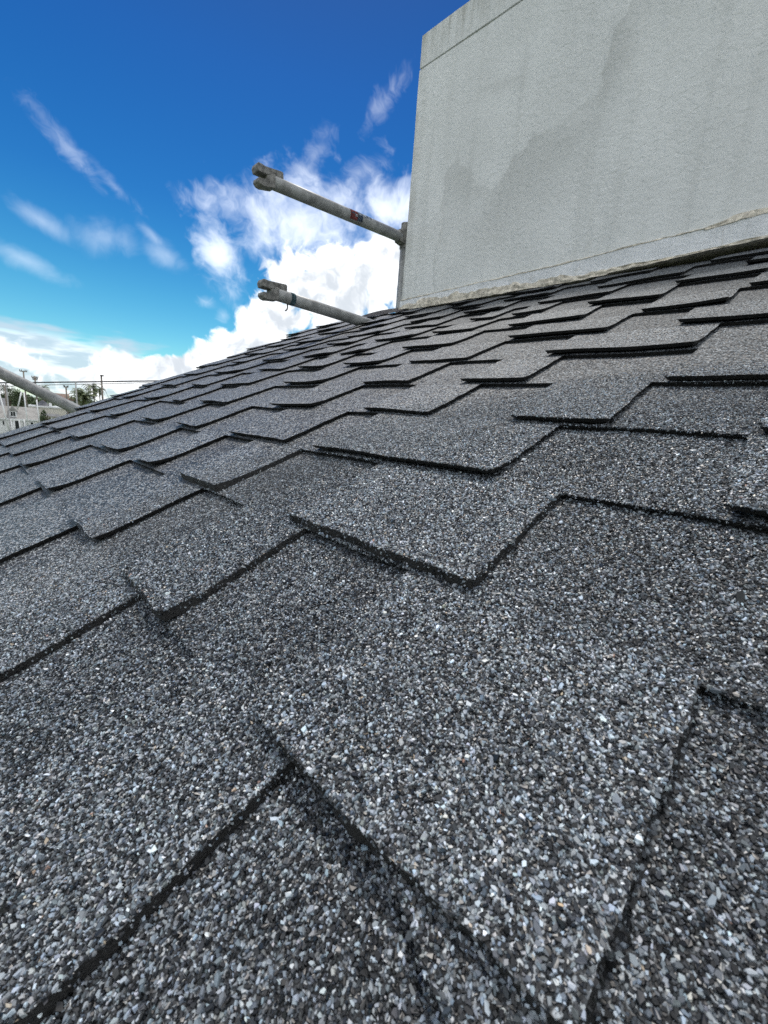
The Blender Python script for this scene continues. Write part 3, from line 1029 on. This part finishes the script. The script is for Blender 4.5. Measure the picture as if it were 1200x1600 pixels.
def ledger(p_tip, p_post, label, sticker=False, tape=False):
    p_tip, p_post = Vector(p_tip), Vector(p_post)
    t_ = empty('scaffold_ledger', p_tip)
    tag(t_, label, 'scaffold tube', 'steel scaffold ledgers beyond the wall')
    ax = (p_post - p_tip).normalized()
    az = (Vector((0, 0, 1)) - ax * ax.z).normalized()
    ay = ax.cross(az)
    L = (p_post - p_tip).length
    z0 = Vector((0, 0, 0))
    tube('tube', [ax * 0.045, ax * (0.045 + (L - .08) * 0.33), ax * (0.045 + (L - .08) * .66), ax * (L - 0.035)], R48, M_TUBE, t_, 28)
    for e0, sgn in ((0.0, 1), (L, -1)):
        o = ax * e0
        axx = ax * sgn
        # C-shaped pressing that hooks over the post: two jaws, the web between them and the wedge through it
        prism('jaw', [(-0.026, 0.008), (0.004, 0.008), (0.018, 0.012), (0.030, 0.016), (0.028, 0.026), (0.014, 0.031), (-0.010, 0.037), (-0.024, 0.037), (-0.030, 0.024)],
              axx, az, o, 0.044, M_CAST, t_, 0.0025)
        prism('jaw', [(-0.024, -0.010), (0.010, -0.008), (0.046, -0.012), (0.046, -0.025), (0.020, -0.029), (-0.004, -0.034), (-0.018, -0.031), (-0.026, -0.022)],
              axx, az, o, 0.044, M_CAST, t_, 0.0025)
        prism('web', [(0.012, -0.012), (0.048, -0.014), (0.048, 0.022), (0.012, 0.019)], axx, az, o, 0.040, M_CAST, t_, 0.002)
        if sgn == 1:
            prism('wedge', [(-0.018, 0.028), (0.088, 0.021), (0.092, 0.024), (0.092, 0.044), (0.087, 0.048), (0.012, 0.041), (-0.016, 0.039)],
                  axx, az, o, 0.012, M_CAST, t_, 0.0015)
    if sticker or tape:
        def patch(x0, x1, a0, a1, mat, name, r=R48 + 0.0006):
            bm = bmesh.new()
            N = 10
            rows = []
            for x in (x0, x1):
                rows.append([bm.verts.new(ax * x + (ay * math.cos(a0 + (a1 - a0) * i / N) * r) + az * math.sin(a0 + (a1 - a0) * i / N) * r) for i in range(N + 1)])
            for i in range(N):
                bm.faces.new((rows[0][i], rows[1][i], rows[1][i + 1], rows[0][i + 1]))
            # give the film a thickness
            bmesh.ops.solidify(bm, geom=list(bm.faces), thickness=-0.0004)
            me = mesh_bm(bm, name)
            link(name, me, mat, t_)
        if sticker:
            c = L * 0.555
            for sgn in (1,):
                patch(c - 0.020, c + 0.022, -0.8, 1.2, M_RED, 'sticker')
                patch(c + 0.023, c + 0.052, -0.7, 1.1, M_BLUE, 'sticker')
                patch(c + 0.0535, c + 0.075, 0.3, 1.1, M_PALE, 'sticker')
                patch(c + 0.076, c + 0.085, 0.35, 1.1, M_BLUE, 'sticker')
                patch(c + 0.087, c + 0.098, 0.35, 1.1, M_PALE, 'sticker')
                patch(c + 0.100, c + 0.108, 0.35, 1.1, M_BLUE, 'sticker')
                patch(c - 0.012, c + 0.004, 0.1, 0.35, M_BLUE, 'sticker', R48 + 0.0012)
                patch(c + 0.028, c + 0.046, 0.3, 0.65, M_PALE, 'sticker', R48 + 0.0012)
                patch(c + 0.006, c + 0.018, -0.2, 0.2, M_PALE, 'sticker', R48 + 0.0012)
        if tape:
            bm = bmesh.new()
            tube_bm(bm, [ax * 0.104, ax * 0.126], R48 + 0.0007, 28, False)
            bmesh.ops.solidify(bm, geom=list(bm.faces), thickness=-0.0005)
            link('tape_band', mesh_bm(bm, 'tape_band', True), M_TAPE, t_)
            hk = [ax * 0.098 - az * 0.020, ax * 0.100 - az * 0.036, ax * 0.098 - az * 0.044, ax * 0.093 - az * 0.050, ax * 0.089 - az * 0.051]
            tube('tie_wire', hk, 0.0028, M_DARKCABLE, t_, 8)
    return t_


def on_y(px, py, y):
    v = ray(px, py)
    return CAM + v * (y / v.y)


POST = Vector((1.706, 1.655, 0))
up_tip = on_y(409, 278, 1.655)
lo_tip = on_y(416, 455, 1.655)
ledger(up_tip, (POST.x - 0.012, 1.655, CAM_Z + 0.916), 'upper grey steel scaffold tube with red and blue stickers, jutting past the wall', sticker=True)
ledger(lo_tip, (POST.x - 0.012, 1.655, CAM_Z + 0.468), 'lower grey steel scaffold tube with pale blue tape, dipping behind the roof edge', tape=True)

post = empty('scaffold_standard', (POST.x, POST.y, 0))
tag(post, 'upright steel scaffold post tucked behind the corner of the white wall', 'scaffold post')
tube('tube', [(0, 0, 0), (0, 0, CAM_Z + 0.6), (0, 0, CAM_Z + 0.972)], R48, M_TUBE, post, 28)
for zz in (0.916, 0.468):
    for sg in (-1, 1):
        prism('v_pressing', [(0.020, -0.030), (0.052, -0.020), (0.052, 0.030), (0.020, 0.036)], (sg, 0, 0), (0, 0, 1), (0, 0, CAM_Z + zz), 0.046, M_CAST, post, 0.002)
    bm = bmesh.new()
    tube_bm(bm, [(0, 0, CAM_Z + zz - 0.045), (0, 0, CAM_Z + zz + 0.048)], R48 + 0.004, 28)
    link('collar', mesh_bm(bm, 'collar', False), M_CAST, post)
bm = bmesh.new()
tube_bm(bm, [(0, 0, CAM_Z + 0.94), (0, 0, CAM_Z + 0.985)], R48 + 0.003, 28)
link('collar', mesh_bm(bm, 'collar'), M_CAST, post)
base_box = box('base_plate', (-0.075, -0.075, 0.004), (0.075, 0.075, 0.012), M_CAST, post)

# diagonal brace past the far verge
b0, b1 = on_y(-90, 538.5, 2.46), on_y(200, 679, 2.46)
br = empty('scaffold_brace', b0)
tag(br, 'sloping grey steel scaffold brace at the far left, passing behind the roof edge', 'scaffold tube')
dd = (b1 - b0)
tube('tube', [-dd * 1.4, Vector((0, 0, 0)), dd * 0.4, dd, dd * 2.0], R48, M_TUBE, br, 28)
tube('end_collar', [-dd * 1.41, -dd * 1.36], R48 + 0.005, M_CAST, br, 20)

# top of a further post just over the ridge
pp = on_y(521, 513, 2.35)
p2 = empty('scaffold_post_top', (pp.x, pp.y, 0))
tag(p2, 'short pale post end peeping over the roof edge below the lower scaffold tube', 'scaffold post')
tube('tube', [(0, 0, 0), (0, 0, pp.z + 0.005)], 0.016, M_CREAM, p2, 16)
tube('cap', [(0, 0, pp.z + 0.005), (0, 0, pp.z + 0.022)], 0.019, M_CREAM, p2, 16)


# ------------------------------------------------------------------ the street far behind on the left
def view_frame(px, depth):
    """ground point under a direction, with level axes across and along the line of sight"""
    p = at(px, 617, depth)
    fw = Vector((p.x, p.y, 0)).normalized()
    return Vector((p.x, p.y, 0)), Vector((fw.y, -fw.x, 0)), fw


def px_z(px, py, depth):
    return at(px, py, depth).z


def px_x(px, o, rt, depth):
    return (at(px, 640, depth) - o).dot(rt)


def orient(root, rt, fw):
    root.matrix_world = Matrix(((rt.x, fw.x, 0, root.location.x), (rt.y, fw.y, 0, root.location.y), (0, 0, 1, root.location.z), (0, 0, 0, 1)))


def gable_roof(name, x0, x1, y0, y1, ze, zr, mat, parent, over=0.3, along_x=True):
    bm = bmesh.new()
    x0 -= over; x1 += over; y0 -= over; y1 += over
    if along_x:
        ym = (y0 + y1) / 2
        pts = [(x0, y0, ze), (x1, y0, ze), (x1, ym, zr), (x0, ym, zr), (x0, y1, ze), (x1, y1, ze)]
        F = [(0, 1, 2, 3), (3, 2, 5, 4), (0, 3, 4), (1, 5, 2), (0, 4, 5, 1)]
    else:
        xm = (x0 + x1) / 2
        pts = [(x0, y0, ze), (x0, y1, ze), (xm, y1, zr), (xm, y0, zr), (x1, y0, ze), (x1, y1, ze)]
        F = [(0, 1, 2, 3), (3, 2, 5, 4), (0, 3, 4), (1, 5, 2), (0, 4, 5, 1)]
    v = [bm.verts.new(p) for p in pts]
    for f in F:
        bm.faces.new([v[i] for i in f])
    return link(name, mesh_bm(bm, name), mat, parent)


def hip_roof(name, x0, x1, y0, y1, ze, zr, mat, parent, over=0.35):
    x0 -= over; x1 += over; y0 -= over; y1 += over
    ym = (y0 + y1) / 2
    d = min((y1 - y0) / 2, (x1 - x0) / 2 - 0.2)
    bm = bmesh.new()
    v = [bm.verts.new(p) for p in [(x0, y0, ze), (x1, y0, ze), (x1, y1, ze), (x0, y1, ze), (x0 + d, ym, zr), (x1 - d, ym, zr)]]
    for f in [(0, 1, 5, 4), (1, 2, 5), (2, 3, 4, 5), (3, 0, 4), (0, 3, 2, 1)]:
        bm.faces.new([v[i] for i in f])
    return link(name, mesh_bm(bm, name), mat, parent)


def window(x0, x1, z0, z1, y, parent, panes=2):
    fr = 0.09
    bm = bmesh.new()
    for lo, hi in (((x0, y - 0.05, z0), (x1, y + 0.02, z0 + fr)), ((x0, y - 0.05, z1 - fr), (x1, y + 0.02, z1)),
                   ((x0, y - 0.05, z0 + fr), (x0 + fr, y + 0.02, z1 - fr)), ((x1 - fr, y - 0.05, z0 + fr), (x1, y + 0.02, z1 - fr))):
        box_bm(bm, lo, hi)
    w = link('window', mesh_bm(bm, 'window'), M_WHITE, parent)
    ww = (x1 - x0 - 2 * fr) / panes
    for i in range(panes):
        box('pane', (x0 + fr + i * ww + 0.03, y - 0.015, z0 + fr), (x0 + fr + (i + 1) * ww - 0.03, y + 0.01, z1 - fr), M_GLASS, w)
    return w


# nearest white house
D = 75.0
o, rt, fw = view_frame(25, D)
hA = empty('house', o)
orient(hA, rt, fw)
tag(hA, 'white house with grey roof and tall white porch posts, far left beyond the roof', 'house', kind='thing')
X = lambda px: px_x(px, o, rt, D)
Z = lambda py: px_z(25, py, D)
xl, xr = X(-45), X(57)
box('wall', (xl, 0, 0), (xr, 7, Z(655.5)), M_WHITE, hA)
box('fascia', (xl - 0.2, -0.34, Z(656.5)), (xr + 0.2, -0.28, Z(654.5)), M_WHITE, hA)
gable_roof('roof', xl, xr, 0.02, 7, Z(654.8), Z(636), M_ROOFPALE, hA)
box('door', (X(21.5), -0.04, Z(690)), (X(28), 0.03, Z(658)), M_GLASS, hA)
window(X(45), X(51.5), Z(664), Z(658.5), 0.0, hA, 1)
window(X(1), X(6), Z(666), Z(658), 0.0, hA, 1)
window(X(33), X(38), Z(668), Z(659), 0.0, hA, 2)
box('dormer', (X(13.5), 0.3, Z(655)), (X(25.5), 3.4, Z(642.5)), M_WHITE, hA)
gable_roof('dormer_roof', X(13.5), X(25.5), 0.3, 3.4, Z(642.4), Z(635), M_ROOFPALE, hA, 0.15, False)
window(X(14.5), X(24.5), Z(651.5), Z(643), 0.3, hA, 2)
for a, c in (((2.5, 618), (11.5, 674)), ((36.5, 611), (27, 640)), ((40, 612), (41, 672)), ((59, 622), (61, 672)), ((28, 655), (29.5, 690)), ((36, 655), (36.5, 690)), ((15, 655), (17, 690)), ((20.5, 658), (15, 690))):
    tube('porch_post', [(X(a[0]), -1.2, Z(a[1])), (X(c[0]), -1.2, Z(c[1]))], 0.10, M_WHITE, hA, 8)
box('porch_beam', (X(14), -1.28, Z(657.2)), (X(38), -1.12, Z(654.6)), M_WHITE, hA)
for zz in (668, 672, 676):
    box('porch_rail', (X(-6), -1.24, Z(zz)), (X(12), -1.16, Z(zz - 1)), M_WHITE, hA)

# long cream house behind it
D = 96.0
o, rt, fw = view_frame(68, D)
hB = empty('house', o)
orient(hB, rt, fw)
tag(hB, 'long low cream house with grey hip roof behind the white house', 'house', kind='thing')
X = lambda px: px_x(px, o, rt, D)
Z = lambda py: px_z(68, py, D)
box('wall', (X(45), 0, 0), (X(104), 8, Z(636)), M_CREAM, hB)
box('parapet', (X(44.5), -0.2, Z(636.8)), (X(104.5), 8.1, Z(634.6)), M_WHITE, hB)
hip_roof('roof', X(59), X(77), 1.5, 7, Z(634.4), Z(625.5), M_ROOFGREY, hB)
box('chimney', (X(77.5), 1.0, Z(637)), (X(82), 2.2, Z(629)), M_WHITE, hB)
gable_roof('porch_roof', X(66), X(92), -2.4, -0.3, Z(649.5), Z(646), M_ROOFGREY, hB, 0.1)
for px in (67, 79, 91):
    box('porch_post', (X(px), -2.3, 0), (X(px) + 0.16, -2.14, Z(649.4)), M_WHITE, hB)
window(X(48), X(54), Z(646), Z(640), 0.0, hB, 2)
window(X(70), X(75), Z(663), Z(653), 0.0, hB, 2)

# far house with the brown roof
D = 118.0
o, rt, fw = view_frame(104, D)
hC = empty('house', o)
orient(hC, rt, fw)
tag(hC, 'small white gabled house with brown roof left of the palms', 'house', kind='thing')
X = lambda px: px_x(px, o, rt, D)
Z = lambda py: px_z(104, py, D)
M_BROWN = plain('brown_roof', (0.19, 0.13, 0.10), 0.8, vary=0.15, scale=1.0)
box('wall', (X(86), 0, 0), (X(119), 7, Z(625)), M_WHITE, hC)
gable_roof('roof', X(86), X(108), 0, 7, Z(625), Z(615.5), M_BROWN, hC)
gable_roof('gable_roof', X(108.5), X(118), -0.5, 7, Z(625.5), Z(618), M_BROWN, hC, 0.2, False)
window(X(90), X(95), Z(634), Z(628), 0.0, hC, 2)
window(X(99), X(104), Z(634), Z(628), 0.0, hC, 2)

# house at the very edge, mostly behind the tree
D = 105.0
o, rt, fw = view_frame(2, D)
hD = empty('house', o)
orient(hD, rt, fw)
tag(hD, 'white house with grey gable half hidden by the tree at the left edge', 'house', kind='thing')
X = lambda px: px_x(px, o, rt, D)
Z = lambda py: px_z(2, py, D)
box('wall', (X(-30), 0, 0), (X(11), 7, Z(634)), M_WHITE, hD)
gable_roof('roof', X(-30), X(11), 0, 7, Z(633.8), Z(622), M_ROOFGREY, hD)
window(X(3), X(8), Z(643), Z(637), 0.0, hD, 2)


def leafy_tree(px, py_top, depth, rx, rz, label, seed, n=2600, trunk=True):
    r = random.Random(seed)
    o, rt, fw = view_frame(px, depth)
    top = px_z(px, py_top, depth)
    t_ = empty('leafy_tree', o)
    tag(t_, label, 'tree', 'trees among the houses')
    zc = top - rz
    bm = bmesh.new()
    tube_bm(bm, [(0, 0, 0), (0.1, 0.05, zc * 0.6), (0.05, 0, zc)], [0.28, 0.2, 0.1], 8)
    for i in range(7):
        a = i * 2.4
        tube_bm(bm, [(0.05, 0, zc * (0.6 + 0.05 * i)), (math.cos(a) * rx * .5, math.sin(a) * rx * .5, zc + r.uniform(-.3, .3) * rz), (math.cos(a) * rx * .8, math.sin(a) * rx * .8, zc + r.uniform(0, .5) * rz)], [0.11, 0.06, 0.02], 6)
    link('trunk', mesh_bm(bm, 'trunk'), M_TRUNK, t_)
    cl = []
    for i in range(26):
        v = Vector((r.gauss(0, 1), r.gauss(0, 1), r.gauss(0, 1))).normalized() * r.uniform(0.35, 0.95)
        cl.append((Vector((v.x * rx, v.y * rx, v.z * rz + zc)), r.uniform(0.22, 0.42) * min(rx, rz)))
    bm = bmesh.new()
    for i in range(n):
        c, q = r.choice(cl)
        p = c + Vector((r.gauss(0, 1), r.gauss(0, 1), r.gauss(0, .8))) * q * 0.55
        s_ = r.uniform(0.10, 0.22)
        R = Euler((r.uniform(0, 6.3), r.uniform(0, 6.3), r.uniform(0, 6.3))).to_matrix()
        vv = [bm.verts.new(p + R @ Vector(k)) for k in ((-s_, 0, 0), (0, -s_ * .5, s_ * .15), (s_, 0, 0), (0, s_ * .5, s_ * .15))]
        bm.faces.new(vv)
    me = bpy.data.meshes.new('crown')
    bm.to_mesh(me)
    bm.free()
    link('crown', me, M_LEAF, t_)


leafy_tree(14, 602, 112, 3.6, 3.4, 'dark leafy tree behind the white house at the left edge', 1)
leafy_tree(31, 609, 108, 2.4, 2.6, 'smaller leafy tree right of the dark tree, behind the brace', 2)
leafy_tree(67, 641, 84, 1.0, 1.6, 'low green bush in front of the cream house', 3, 900)
leafy_tree(99, 628, 106, 1.6, 1.8, 'round green bush beside the brown-roofed house', 4, 900)


def palm(px, py_crown, depth, flen, nf, label, seed, droop=1.0, trunk_r=0.22):
    r = random.Random(seed)
    o, rt, fw = view_frame(px, depth)
    h = px_z(px, py_crown, depth)
    t_ = empty('palm_tree', o)
    tag(t_, label, 'palm tree', 'palms among the houses')
    tube('trunk', [(0, 0, 0), (0.12, 0.05, h * 0.4), (0.1, 0, h * 0.8), (0, 0, h)], [trunk_r * 1.5, trunk_r * 1.1, trunk_r, trunk_r * 1.25], M_TRUNK, t_, 10)
    for i in range(nf):
        a = i * 2.39996 + r.uniform(-.2, .2)
        e0 = math.radians(r.uniform(15, 80) if i > nf * 0.25 else r.uniform(-25, 15))
        L = flen * r.uniform(0.8, 1.1)
        bm = bmesh.new()
        p = Vector((0, 0, h))
        N = 11
        el = e0
        pts = []
        for k in range(N + 1):
            pts.append(p.copy())
            p = p + Vector((math.cos(a) * math.cos(el), math.sin(a) * math.cos(el), math.sin(el))) * (L / N)
            el -= droop * r.uniform(0.13, 0.19)
        side = Vector((-math.sin(a), math.cos(a), 0))
        for k in range(1, N):
            w = L * 0.22 * math.sin(math.pi * (0.12 + 0.8 * k / N)) ** 0.7
            d = (pts[k + 1] - pts[k])
            for sgn in (-1, 1):
                for q in (0.0, 0.33, 0.66):
                    b0 = pts[k] + d * q
                    tip = b0 + side * sgn * w * r.uniform(.85, 1.1) + d.normalized() * w * 0.5 - Vector((0, 0, w * r.uniform(0.25, 0.5)))
                    bm.faces.new([bm.verts.new(b0), bm.verts.new(b0 + d * 0.33), bm.verts.new(tip)])
        tube_bm(bm, pts, [0.035 * (1 - 0.8 * k / N) for k in range(N + 1)], 5)
        me = bpy.data.meshes.new('frond')
        bm.to_mesh(me)
        bm.free()
        link('frond', me, M_FROND, t_)


palm(131, 622, 88, 3.1, 54, 'bushy palm with a full round crown near the roof edge', 21, 0.8, 0.3)
palm(146, 606, 92, 2.5, 18, 'tall slim palm with drooping fronds behind the bushy palm', 22, 1.35, 0.12)
palm(155, 609, 97, 1.8, 14, 'small palm right of the tall slim one, beside the lamp pole', 25, 1.4, 0.1)
palm(68, 607, 99, 1.9, 18, 'palm rising just above the sloping scaffold brace', 23, 1.1, 0.16)
palm(122, 612, 104, 1.8, 18, 'palm left of the bushy one, mostly behind it', 24, 1.0, 0.16)


def pole(px, py_top, depth, rad, label, arms=(), lamp=False, guys=()):
    o, rt, fw = view_frame(px, depth)
    t_ = empty('utility_pole', o)
    orient(t_, rt, fw)
    tag(t_, label, 'pole', 'poles among the houses')
    h = px_z(px, py_top, depth)
    tube('pole', [(0, 0, 0), (0, 0, h)], [rad * 1.3, rad], M_WOOD, t_, 10)
    k = depth / FPX
    for dz, wid in arms:
        box('crossarm', (-wid * k, -0.14, h - dz * k - 0.1), (wid * k, -0.04, h - dz * k + 0.1), M_WOOD, t_)
        for q in (-0.95, -0.5, 0.5, 0.95):
            tube('insulator', [(wid * k * q, -0.09, h - dz * k + 0.1), (wid * k * q, -0.09, h - dz * k + 0.38)], 0.07, M_DARKCABLE, t_, 8)
    if lamp:
        tube('lamp_arm', [(0, 0, h - 0.1), (0.25, -0.1, h + 0.15), (0.6, -0.2, h + 0.1)], 0.06, M_DARKCABLE, t_, 8)
        prism('lamp_head', [(-0.35, -0.1), (0.35, -0.16), (0.4, 0.02), (0.1, 0.16), (-0.3, 0.1)], (1, 0, 0), (0, 0, 1), (0.1, -0.2, h + 0.1), 0.4, M_DARKCABLE, t_, 0.02)
    for dx, dz in guys:
        tube('guy_wire', [(0, 0, h - 1.6), (dx * k, 0, h - dz * k)], 0.035, M_DARKCABLE, t_, 6)


pole(40, 580, 95, 0.14, 'plain pole with a short crossarm standing above the brace', [(1.0, 4.5)])
pole(57, 588, 100, 0.16, 'pole with two crossarms behind the sloping brace', [(2.5, 4.0), (5.5, 3.0)])
pole(104, 604, 90, 0.15, 'low pole beside the brown roof', [(1.0, 3.0)])
pole(160, 588, 90, 0.17, 'tall lamp pole with guy wires right of the palms', [], True, [(9, 34), (-3.5, 34)])
pole(9, 602, 88, 0.17, 'timber pole in front of the tree at the left edge', [(1.5, 3.5)])

# double guard rail in the middle distance
D = 15.0
gr = empty('guard_rail', (at(118, 617, D).x, at(118, 617, D).y, 0))
tag(gr, 'pair of thin dark horizontal rails on posts crossing the sky left of the roof', 'railing')
go = gr.location
tube('rail', [at(-120, 599, D * 1.0) - go, at(60, 597.6, D) - go, at(270, 594.8, D * 1.05) - go], 0.024, M_DARKCABLE, gr, 10)
tube('rail', [at(-120, 608, D * 1.0) - go, at(60, 601.8, D) - go, at(270, 597.2, D * 1.05) - go], 0.012, M_TUBE, gr, 10)
for px in (9, 118, 236, -100):
    p = at(px, 597.5, D * 1.003)
    tube('rail_post', [(p.x - go.x, p.y - go.y, 0), (p.x - go.x, p.y - go.y, p.z)], 0.022, M_TUBE, gr, 10)


# the far-off mass of trees that closes the view behind the houses
r = random.Random(77)
bm = bmesh.new()
bm2 = None
for i in range(5200):
    px = r.uniform(-260, 330)
    dep = r.uniform(170, 215)
    o, rt, fw = view_frame(px, dep)
    hgt = 7.2 + 1.6 * low_bump(px / 9.0, 3) + 1.2 * low_bump(px / 27.0, 9)
    p = Vector((o.x, o.y, hgt * (1 - r.random() ** 2.2)))
    s_ = r.uniform(0.35, 0.85)
    R = Euler((r.uniform(0, 6.3), r.uniform(0, 6.3), r.uniform(0, 6.3))).to_matrix()
    bm.faces.new([bm.verts.new(p + R @ Vector(k)) for k in ((-s_, 0, 0), (0, -s_ * .6, s_ * .2), (s_, 0, 0), (0, s_ * .6, s_ * .2))])
me = bpy.data.meshes.new('distant_trees')
bm.to_mesh(me)
bm.free()
tag(link('distant_trees', me, M_LEAF), 'dark green mass of distant trees behind the houses', 'trees', kind='stuff')
